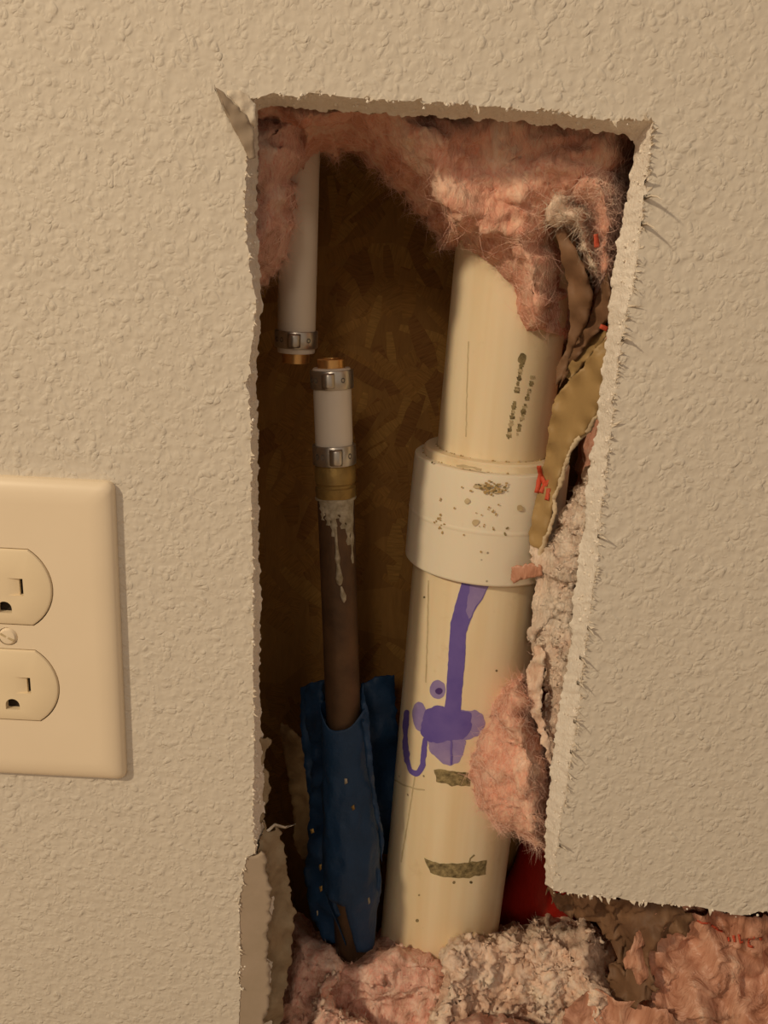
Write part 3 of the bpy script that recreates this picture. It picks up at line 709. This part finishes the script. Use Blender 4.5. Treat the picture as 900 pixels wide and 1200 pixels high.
# blue plastic film wrapped round the copper
bl = empty('pipe_wrap', tuple(P(405, 1100, .07)), 'crumpled dark blue plastic film wrapped around the foot of the copper riser', 'plastic film')
def wrap():
    V, Fc = [], []; rowsn, seg = 64, 56
    for i in range(rowsn + 1):
        s_ = i / rowsn; py = 836 + s_ * (1105 - 836)
        cx = np.interp(s_, [0, .3, .6, .8, 1], [402, 406, 412, 413, 422]); half = np.interp(s_, [0, .25, .55, .75, .9, 1], [24, 26, 33, 33, 22, 16])
        yw = 0.0625 - 0.010 * s_; c = P(cx, py, yw); e = P(cx + half, py, yw); r = abs(e[0] - c[0])
        for k in range(seg):
            th = 2*math.pi*k/seg
            wob = 1 + .10*noise.noise(Vector((math.cos(th)*2, math.sin(th)*2, s_*7))) + .06*noise.noise(Vector((math.cos(th)*5, math.sin(th)*5, s_*16)))
            rr = max(r*wob, RP * 1.3 if s_ < .7 else r*.6)
            z = c[2] + .004*math.sin(2*th+1)*(1 - s_) + .0015*noise.noise(Vector((th*1.3, 0, s_)))*(1 if i in (0, rowsn) else 0)
            V.append((c[0] + rr*math.cos(th), c[1] - rr*math.sin(th)*.85, z))
    for i in range(rowsn):
        for k in range(seg):
            th = 2*math.pi*(k+.5)/seg; s_ = i/rowsn
            # slit at the front left near the bottom lets the pipe show
            if s_ > .76 and 1.75 < th < 2.75: continue
            k2 = (k+1) % seg; Fc.append((i*seg+k, (i+1)*seg+k, (i+1)*seg+k2, i*seg+k2))
    o = mesh_obj('front_wrap', V, Fc, M['blue'], bl)
    md = o.modifiers.new('thickness', 'SOLIDIFY'); md.thickness = 0.0003
wrap()
sheet('back_layer', [(352,806,.082),(366,798,.076),(378,800,.078),(392,830,.085),(410,845,.09),(424,800,.088),(440,792,.09),(462,790,.095),(468,900,.1),(455,1000,.095),(400,1010,.09),(372,1000,.082),(362,930,.08),(352,860,.08)], M['blue'], .0003, 5, .004, csc=45, parent=bl, seed=4., jag=1.5)
sheet('side_fold', [(366,800,.074),(378,800,.070),(382,850,.062),(386,910,.058),(384,990,.056),(398,1060,.056),(404,1100,.058),(398,1106,.058),(380,1098,.06),(364,1075,.064),(357,1020,.068),(362,960,.07),(366,880,.074),(358,850,.078),(356,812,.08)], M['blue'], .0003, 5, .0035, csc=60, parent=bl, seed=6., jag=1.5)
sheet('loose_tail', [(408,1040,.052),(430,1010,.050),(446,1020,.052),(446,1050,.052),(438,1080,.054),(430,1106,.056),(418,1107,.056),(408,1080,.054)], M['blue'], .0003, 4, .003, csc=70, parent=bl, seed=8., jag=1.2)
sheet('side_flap', [(424,800,.066),(432,838,.060),(440,930,.054),(450,980,.054),(448,1010,.056),(440,960,.05),(430,900,.05),(424,850,.055)], M['blue'], .0003, 4, .002, csc=70, parent=bl, seed=9., jag=1.)
# bits of debris stuck on it
for (a, b, y, s_, mm) in ((405,915,.046,.0010,'flux'),(376,1016,.050,.0009,'brass_dull'),(376,1042,.050,.0009,'brass_dull'),(414,946,.045,.0010,'brass_dull'),(366,974,.050,.0014,'brass_dull'),(372,1070,.048,.0004,'flux'),(432,1056,.043,.0006,'flux')):
    sheet('debris_chip', [(a - s_*2000, b - 2, y), (a + s_*1500, b - 3, y), (a + s_*2000, b + 2, y), (a - s_*900, b + 4, y)], M[mm], .0005, 3, .0002, parent=bl, jag=1.)

# red tube
r0 = P(628, 1060, 0.112); r0b = r0.copy(); r0b[2] = 0.12
red = tag(lathe('red_pipe', (r0[0], r0[1], r0[2] - 0.10), (0.02, 0, 1), [(0, .0235), (.085, .0235), (.105, .0215), (.125, .0165), (.150, .014), (.30, .014)], M['red'], seg=64),
          'dark red plastic tube behind the foot of the drain pipe', 'pipe')

# ------------------------------------------------------------------ insulation
FB = M['fiber']; FP = M['fiber_pale']; FG = M['fiber_grey']
top_poly = [(262,70),(790,85),(765,170),(735,230),(722,290),(706,312),(690,300),(676,285),(664,265),(655,262),(660,300),(667,345),(668,390),(655,412),(640,397),(615,400),(603,412),(594,380),(588,345),(568,322),(545,297),(517,290),(508,272),(482,232),(450,206),(434,196),(420,178),(404,176),(392,190),(376,180),(362,188),(350,186),(346,178),(330,172),(300,168),(262,170)]
batt('upper_batt', top_poly, lambda a, b: np.interp(b, [70, 130, 200, 300, 410], [.018, .020, .024, .027, .046]), .11, .014, M['pink'], .0055, 45, .0011, seed=1.0, swirl=.005, ridge=.0012,
     label='large pink fibreglass batt hanging across the top of the hole over the drain pipe', cat='insulation',
     fib=[(9000, .003, .012, .00009, FB), (3500, .003, .009, .00008, FP)])
batt('hanging_tuft', [(262,120),(362,120),(358,190),(342,205),(347,240),(348,262),(338,285),(335,305),(322,322),(312,332),(300,334),(280,330),(262,300),(262,200)], .024, .07, .012, M['pink_dusty'], .005, 60, .0011, seed=3.0,
     label='dusty pink fibreglass tuft at the top left in front of the white tube', cat='insulation',
     fib=[(2600, .003, .010, .00009, FB), (1500, .003, .009, .00009, FP)])
batt('fluffy_tuft', [(655,212),(672,196),(700,186),(724,190),(736,215),(730,250),(728,290),(718,318),(704,322),(700,295),(698,262),(690,245),(676,240),(664,232)], .018, .05, .010, M['pink'], .005, 70, .0010, seed=5.0,
     label='fluffy bright pink fibreglass tuft beside the top right edge of the hole', cat='insulation',
     fib=[(2600, .003, .011, .00009, FB), (1400, .003, .010, .00009, FP)])
batt('dusty_tuft', [(636,222),(650,216),(668,228),(682,238),(690,258),(696,290),(702,325),(694,322),(686,300),(678,275),(664,268),(648,262),(640,244)], .026, .04, .004, M['crumb'], .003, 120, .0009, seed=6.0,
     label='grey dusty shred of insulation between the brown paper and the bright pink tuft', cat='insulation', fib=[(900, .003, .007, .00014, FG)])
batt('right_strip', [(722,520),(702,548),(688,556),(672,580),(658,605),(646,640),(634,680),(628,720),(622,748),(628,770),(642,790),(638,840),(642,880),(648,915),(680,915),(692,850),(704,770),(716,650),(726,570)],
     lambda a, b: np.interp(a, [616, 640, 680, 720], [.036, .026, .017, .014]), .045, .009, M['crumb_pale'], .0035, 110, .0008, seed=7.0, swirl=.003, ridge=.0015, hf=.0010,
     label='narrow pale chalky strip of insulation squeezed along the right edge of the hole', cat='insulation', nub=(420, .0006, .0016, M['crumb_pale']), fib=[(1500, .002, .005, .00012, FP)])
batt('deep_batt', [(700,150),(790,150),(800,500),(760,1000),(700,960),(668,940),(666,900),(668,700),(676,560),(690,400),(702,300)], .050, .12, .015, M['pink'], .007, 40, .002, seed=18.0, ridge=.002,
     label='pink fibreglass in shadow deep behind the right edge of the hole', cat='insulation', fib=[(1500, .003, .01, .00009, FB)])
batt('side_tuft', [(612,793),(598,797),(584,808),(574,822),(571,846),(560,866),(549,884),(545,908),(551,934),(564,948),(572,964),(586,974),(600,974),(612,980),(628,990),(640,1000),(646,960),(645,915),(638,880),(628,850),(622,820)],
     lambda a, b: np.interp(a, [550, 640], [.036, .018]), .058, .009, M['pink'], .0055, 60, .0010, seed=8.0, swirl=.004, ridge=.001,
     label='soft pink fibreglass tuft bulging over the right side of the lower drain pipe', cat='insulation',
     fib=[(3500, .003, .012, .00009, FB), (1800, .003, .009, .00009, FP)])
ypile = lambda a, b: float(np.interp(b, [1060, 1100, 1150, 1210, 1300, 1400], [.052, .040, .026, .012, .006, .004]))
batt('lower_left_batt', [(306,1190),(318,1150),(332,1100),(342,1078),(360,1082),(372,1098),(384,1095),(398,1108),(412,1112),(428,1100),(440,1098),(452,1092),(462,1078),(466,1090),(480,1098),(500,1102),(520,1112),(540,1128),(545,1140),(545,1400),(296,1400)],
     ypile, .10, .016, M['pink_dusty'], .0065, 55, .0012, seed=9.0, swirl=.005, ridge=.0016,
     label='dusty pink heap of fibreglass in the lower left of the hole below the blue film', cat='insulation',
     nub=(260, .0008, .0026, M['pink_dusty']), fib=[(5000, .003, .009, .0001, FB), (3500, .003, .008, .00009, FP), (900, .003, .008, .00013, FG)])
batt('grey_dusty_tuft', [(374,1150),(386,1137),(402,1132),(408,1138),(398,1152),(390,1166),(398,1180),(412,1190),(440,1200),(450,1260),(350,1260),(358,1200),(366,1172)], lambda a, b: ypile(a, b) - .001, .05, .007, M['pink_dusty'], .003, 130, .0009, seed=14., ridge=.002,
     label='small grey-brown dirty clump lying on the left pink heap', cat='insulation', nub=(260, .0005, .0015, M['crumb']), fib=[(1500, .002, .006, .00014, FG)])
batt('crumbly_clump', [(512,1104),(524,1092),(545,1086),(560,1086),(574,1096),(592,1090),(606,1088),(628,1080),(640,1075),(660,1080),(688,1080),(700,1090),(710,1100),(720,1110),(725,1125),(716,1136),(722,1160),(732,1178),(740,1210),(745,1330),(500,1330),(490,1230),(500,1180),(512,1150),(508,1120)],
     lambda a, b: ypile(a, b) - .008, .09, .010, M['crumb'], .0055, 90, .0008, seed=11.0, swirl=.004, ridge=.0022, hf=.0014,
     label='pale whitish crumbly clump in front of the foot of the drain pipe', cat='insulation', nub=(300, .0008, .0020, M['crumb']), fib=[(4500, .002, .006, .00012, FP), (300, .002, .005, .00012, FG)])
batt('lower_right_batt', [(735,1180),(745,1130),(770,1085),(800,1068),(900,1070),(1110,1085),(1110,1400),(735,1400)],
     lambda a, b: ypile(a, b) + .008, .11, .016, M['pink'], .005, 50, .0016, seed=12.0, swirl=.004, ridge=.001,
     label='pink fibreglass batt at the lower right under the cut wall edge', cat='insulation', fib=[(2500, .003, .01, .00013, FB)])
# film facing on the lower right, folded
def fold(a, b): return .003*math.sin(a*.055 + b*.035) + .0015*math.sin(a*.13 - b*.06)
fm = sheet('crinkled_film', [(760,1078,.030),(790,1066,.032),(850,1070,.030),(900,1072,.028),(1000,1080,.028),(1000,1230,.010),(900,1215,.008),(800,1196,.010),(770,1180,.014),(745,1150,.020),(730,1125,.024),(742,1100,.026)], M['kraft_pink'], .0005, 4, .0035, csc=80, seed=12., jag=2., extra=fold, ridge=.0045)
tag(fm, 'glossy pinkish crinkled facing film at the bottom right of the photo', 'plastic film')
fm2 = sheet('pink_film_scrap', [(668,1176,.016),(700,1160,.020),(735,1172,.014),(790,1190,.006),(795,1300,.002),(650,1300,.002),(650,1215,.008)], M['kraft_pink'], .0005, 5, .004, csc=60, seed=15., jag=3., ridge=.002)
tag(fm2, 'torn pink film scrap at the bottom edge right of the whitish clump', 'plastic film')
# brown paper under the cut edge
kb = sheet('brown_paper_fold', [(640,1048,.030),(700,1046,.030),(760,1052,.030),(800,1064,.028),(815,1080,.026),(800,1095,.022),(770,1100,.022),(760,1130,.020),(772,1160,.014),(752,1180,.012),(722,1176,.02),(712,1150,.03),(722,1115,.036),(700,1086,.045),(660,1068,.055)], M['kraft_shaded'], .0005, 3.5, .003, csc=110, seed=13., jag=3., ridge=.0055)
tag(kb, 'dark brown crumpled paper under the bottom edge of the cut wall', 'paper')
gp = batt('dirty_wool_bit', [(520,1196),(560,1186),(600,1190),(640,1200),(640,1250),(510,1250)], lambda a, b: ypile(a, b) - .014, .04, .006, M['pink_dusty'], .003, 80, .001, seed=17.,
     label='flat olive-pink scrap at the bottom edge below the whitish clump', cat='insulation', fib=[(500, .002, .006, .00015, FG)])

# ------------------------------------------------------------------ kraft paper facing beside the drain pipe
kp = empty('kraft_facing', tuple(P(640, 600, .04)), 'torn brown kraft paper facing with red print standing right of the drain pipe', 'paper')
main = sheet('front_sheet', [(716,392,.016),(700,405,.020),(682,432,.026),(662,452,.034),(650,468,.040),(643,500,.044),(640,530,.046),(634,560,.047),(627,590,.047),(620,625,.046),(622,650,.045),(634,662,.042),(640,640,.040),(644,618,.038),(648,595,.037),(657,560,.034),(667,535,.031),(672,520,.030),(686,508,.026),(700,488,.020),(708,470,.016),(712,430,.014)], M['kraft'], .0003, 4, .0007, csc=35, parent=kp, jag=1.2, seed=20.)
sheet('fold', [(650,262,.036),(662,270,.032),(676,292,.030),(688,322,.030),(695,345,.032),(690,372,.036),(677,400,.040),(662,440,.045),(652,452,.046),(652,430,.050),(664,410,.046),(668,380,.042),(664,330,.040)], M['kraft_shaded'], .0003, 4, .0022, csc=50, parent=kp, jag=1., seed=21.)
sheet('fold', [(712,318,.030),(716,345,.026),(714,372,.026),(700,390,.030),(680,415,.036),(664,440,.042),(655,455,.045),(662,430,.050),(676,400,.048),(690,375,.044),(700,345,.040)], M['kraft_shaded'], .0003, 4, .0022, csc=60, parent=kp, jag=1., seed=22.)
sheet('fold', [(715,360,.036),(712,395,.026),(690,420,.032),(668,445,.042),(660,440,.052),(680,405,.050),(698,380,.046)], M['kraft'], .0003, 4, .002, csc=60, parent=kp, jag=1., seed=23.)
# torn pale fibres along the rip
for pts in ([(708,474),(696,494),(686,508),(672,521),(666,536)], [(668,532),(660,552),(656,566),(650,584)], [(650,584),(650,600),(644,622),(636,642),(632,656)]):
    st = stroke(pts, 4.5); sheet('torn_edge', [(a, b, idw(np.array([a, b]), np.array([(708,474),(672,521),(648,595),(634,660)], float), np.array([.016,.029,.036,.041])) - .0008) for a, b in st], M['kraft_edge'], .0004, 3, .0006, csc=200, parent=kp, jag=1.8, seed=25.)
# lower edge sheets with red print
sheet('lower_sheet', [(638,655,.040),(632,668,.040),(627,690,.041),(622,725,.041),(618,748,.040),(626,752,.038),(634,735,.034),(650,720,.030),(660,700,.028),(655,670,.032)], M['crumb_pale'], .0004, 4, .0016, csc=90, parent=kp, jag=2., seed=26., ridge=.001)
sheet('lower_sheet', [(622,660,.040),(634,664,.038),(636,674,.038),(618,678,.040),(603,682,.041),(598,676,.042),(600,664,.042),(610,662,.041)], M['kraft_pink'], .0004, 3, .001, csc=90, parent=kp, jag=2., seed=27.)
sheet('lower_sheet', [(622,640,.043),(634,646,.040),(648,640,.034),(654,660,.030),(648,676,.032),(634,668,.038),(620,656,.042)], M['crumb_pale'], .0004, 3, .001, csc=120, parent=kp, jag=2.5, seed=28.)
sheet('torn_edge', [(626,760,.036),(634,752,.032),(640,770,.030),(636,800,.030),(634,830,.028),(644,870,.024),(648,900,.022),(640,885,.024),(628,850,.030),(620,820,.034),(616,790,.037)], M['crumb'], .0006, 3, .002, csc=120, parent=kp, jag=2.5, seed=29.)

def letter(strokes, m, parent, lift=.0006, ymap=None, wpx=4.5):
    for st in strokes:
        s2 = stroke(st, wpx); sheet('red_letter', [(a, b, ymap(a, b) - lift) for a, b in s2], m, .0001, 3, 0.0, parent=parent, jag=.5)
# print on the kraft, worn and slanting
km = np.array([tuple(v.co) for v in main.data.vertices])
def on_sheet(V):
    def g(a, b):
        best = None
        px = (R3.T @ (V - CAM).T).T; u = 450 + F*px[:,0]/-px[:,2]; v = 600 - F*px[:,1]/-px[:,2]
        k = np.argmin((u-a)**2 + (v-b)**2); return float(V[k][1])
    return g
km = km[:len(km)//2]; gm = on_sheet(km)
letter([[(632,546),(633,556),(629,578)], [(633,556),(638,566),(642,568)]], M['red_print'], main, ymap=gm, wpx=5.5)
letter([[(641,563),(643,570),(641,586)], [(641,565),(636,572),(634,578)]], M['red_print'], main, ymap=gm, wpx=5)
gf = on_sheet(np.array([tuple(v.co) for v in fm.data.vertices]))
for k, st in enumerate([[(817,1079),(824,1082),(832,1082)], [(834,1084),(842,1090),(847,1092)], [(853,1098),(854,1103)], [(860,1096),(861,1104)], [(866,1095),(867,1105),(871,1104)], [(884,1099),(878,1101),(877,1109),(883,1110)], [(890,1101),(894,1100)]]):
    letter([st], M['red_print'], fm, ymap=gf, wpx=2.6, lift=.0012)
letter([[(698,274),(700,290)]], M['red_print'], kp, ymap=lambda a, b: .024, wpx=6)
letter([[(703,382),(712,386)]], M['red_print'], kp, ymap=lambda a, b: .022, wpx=6)

# strip of dusty scrap hanging at the left
sc_ = sheet('brown_scrap', [(330,850,.095),(345,858,.09),(356,868,.086),(363,890,.082),(364,930,.080),(366,985,.078),(363,1006,.076),(355,1004,.076),(346,985,.08),(342,940,.085),(336,900,.09),(330,870,.095)], M['splinter'], .0015, 4, .003, csc=70, jag=2., seed=31., ridge=.002)
tag(sc_, 'dusty brown torn scrap hanging left of the blue film', 'paper scrap')

# ------------------------------------------------------------------ electrical outlet
YPL = 0.0052
tr_, br_ = P(133, 568, -YPL), P(141.5, 918, -YPL)
xr = (tr_[0] + br_[0]) / 2; zt, zb = tr_[2], br_[2]; HW = 0.0395
xc = xr - HW; zc = (zt + zb) / 2; HH = (zt - zb) / 2
outlet = empty('electrical_outlet', (xc, 0, zc), 'ivory duplex electrical outlet on the wall left of the hole', 'outlet')
def rrect(hw, hh, r, k=6):
    out = []
    for cx, cz, a0 in ((hw-r, hh-r, 0), (-(hw-r), hh-r, 90), (-(hw-r), -(hh-r), 180), (hw-r, -(hh-r), 270)):
        for i in range(k + 1):
            a = math.radians(a0 + 90*i/k); out.append((cx + r*math.cos(a), cz + r*math.sin(a)))
    return out
def rec_outline(grow=0.0, r=0.0172, h=0.0143):
    r += grow; h += grow; a = math.asin(h / r); out = []
    for s0, s1 in ((-a, a), (math.pi - a, math.pi + a)):
        for i in range(17): t = s0 + (s1 - s0)*i/16; out.append((r*math.cos(t), r*math.sin(t)))
    return out
DZ = 0.01935
holes = [[(x + xc, z + zc + s_*DZ) for x, z in rec_outline(.00035)] for s_ in (1, -1)]
holes.append([(xc + .0036*math.cos(2*math.pi*i/20), zc + .0036*math.sin(2*math.pi*i/20)) for i in range(20)])
prof = [(0, 0), (0, .0020), (.0003, .0028), (.0012, .0037), (.0026, .0044), (.0045, .0049), (.007, YPL), (.0085, YPL)]
V, Fc = [], []; rings = []
for ins, y in prof:
    rings.append([(xc + x, -y, zc + z) for x, z in rrect(HW - ins, HH - ins, max(.0028, .0028))])
nr_ = len(rings[0])
for r_ in rings: V += r_
for i in range(len(rings) - 1):
    for k in range(nr_): k2 = (k+1) % nr_; Fc.append((i*nr_+k, i*nr_+k2, (i+1)*nr_+k2, (i+1)*nr_+k))
vv, ff, _ = fill([(x, z) for x, _, z in rings[-1]], 1, holes, grid=False)
k0 = len(V); V += [(x, -YPL, z) for x, z in vv]; Fc += [tuple(int(k0 + i) for i in t) for t in ff]
for h in holes:
    k0 = len(V); m_ = len(h); V += [(x, -YPL, z) for x, z in h] + [(x, -.001, z) for x, z in h]
    Fc += [(k0+i, k0+m_+i, k0+m_+(i+1)%m_, k0+(i+1)%m_) for i in range(m_)]
pl = mesh_obj('cover_plate', V, Fc, M['plate'], outlet); bm = bmesh.new(); bm.from_mesh(pl.data); bmesh.ops.remove_doubles(bm, verts=bm.verts, dist=1e-6); bmesh.ops.recalc_face_normals(bm, faces=bm.faces); bm.to_mesh(pl.data); bm.free(); sharp(pl, 40)
def receptacle(zo):
    cx, cz = xc, zc + zo
    yf = -.0060
    slotR = [(.0016,-.0030),(.0072,-.0030),(.0072,.0036),(.0016,.0036)]
    slotL = [(-.0072,-.0026),(-.0054,-.0026),(-.0054,.0038),(-.0072,.0038)]
    g = [(.0026*math.cos(math.pi*i/10), -.0080 + .0026*math.sin(math.pi*i/10)) for i in range(11)] + [(-.0026,-.0098),(.0026,-.0098)]
    loc = lambda L: [(cx + a, cz + b) for a, b in L]
    body = rec_outline(0); inner = rec_outline(-.0010)
    V, Fc = [], []
    n_ = len(body)
    for L, y in ((body, -.001), (body, yf + .0008), (rec_outline(-.0003), yf + .0003), (inner, yf)): V += [(cx + a, y, cz + b) for a, b in L]
    for i in range(3):
        for k in range(n_): k2 = (k+1) % n_; Fc.append((i*n_+k, i*n_+k2, (i+1)*n_+k2, (i+1)*n_+k))
    vv, ff, _ = fill(loc(inner), 1, [loc(slotR), loc(slotL), loc(g)], grid=False)
    k0 = len(V); V += [(x, yf, z) for x, z in vv]; Fc += [tuple(int(k0 + i) for i in t) for t in ff]
    # moulded lead-in beside the right slot: a floor that slopes into the slot
    def q(a, y, b): V.append((cx + a, y, cz + b)); return len(V) - 1
    d = .0013
    A = q(.0016, yf, -.0030); B = q(.0016, yf, .0036); C = q(.0054, yf + d, .0036); D_ = q(.0054, yf + d, -.0030)
    E = q(.0072, yf, .0036); G = q(.0072, yf, -.0030); H = q(.0054, yf, .0036); I = q(.0054, yf, -.0030)
    Fc += [(A, D_, C, B), (B, C, H), (A, I, D_)]
    C2, D2, E2, G2 = q(.0054, yf + .0024, .0036), q(.0054, yf + .0024, -.0030), q(.0072, yf + .0024, .0036), q(.0072, yf + .0024, -.0030)
    Fc += [(D_, D2, C2, C), (E, E2, G2, G), (H, C2, E2, E), (I, G, G2, D2)]
    for L in (slotL, g):
        k0 = len(V); m_ = len(L); V += [(cx + a, yf, cz + b) for a, b in L] + [(cx + a, yf + .0024, cz + b) for a, b in L]
        Fc += [(k0+i, k0+m_+i, k0+m_+(i+1)%m_, k0+(i+1)%m_) for i in range(m_)]
    r_ = mesh_obj('receptacle', V, Fc, M['device'], outlet, smooth=True)
    bm = bmesh.new(); bm.from_mesh(r_.data); bmesh.ops.remove_doubles(bm, verts=bm.verts, dist=1e-6); bmesh.ops.recalc_face_normals(bm, faces=bm.faces); bm.to_mesh(r_.data); bm.free(); sharp(r_, 30)
    box('slot_shade', (cx - .009, yf + .0026, cz - .012), (cx + .009, -.0012, cz + .006), M['dark'], r_)  # black block set close behind the openings to paint their inner shade
receptacle(DZ); receptacle(-DZ)
# screw with a slanting slot
V, Fc = [], []; sang = math.radians(-28)
for i in range(24):
    a = 2*math.pi*i/24; V.append((xc + .0034*math.cos(a), -YPL + .0004, zc + .0034*math.sin(a)))
for i in range(24):
    a = 2*math.pi*i/24; V.append((xc + .0026*math.cos(a), -YPL - .0006, zc + .0026*math.sin(a)))
V.append((xc, -YPL - .0009, zc))
Fc = [(i, (i+1)%24, 24+(i+1)%24, 24+i) for i in range(24)] + [(24+i, 24+(i+1)%24, 48) for i in range(24)]
sw = mesh_obj('screw', V, Fc, M['plate'], outlet); sharp(sw)
c_, s_ = math.cos(sang), math.sin(sang)
V = []
for a, b, y in ((-.0027,-.0004,0),(.0027,-.0004,0),(.0027,.0004,0),(-.0027,.0004,0)):
    V.append((xc + a*c_ - b*s_, -YPL - .00085, zc + a*s_ + b*c_))
V += [(x, y + .0006, z) for x, y, z in V]
mesh_obj('screw_slot', V, [(0,1,2,3),(4,7,6,5),(0,4,5,1),(1,5,6,2),(2,6,7,3),(3,7,4,0)], M['ink_faint'], sw, smooth=False)
box('outlet_box', (xc - .026, T, zc - .047), (xc + .0, .06, zc + .047), M['dark'], outlet)
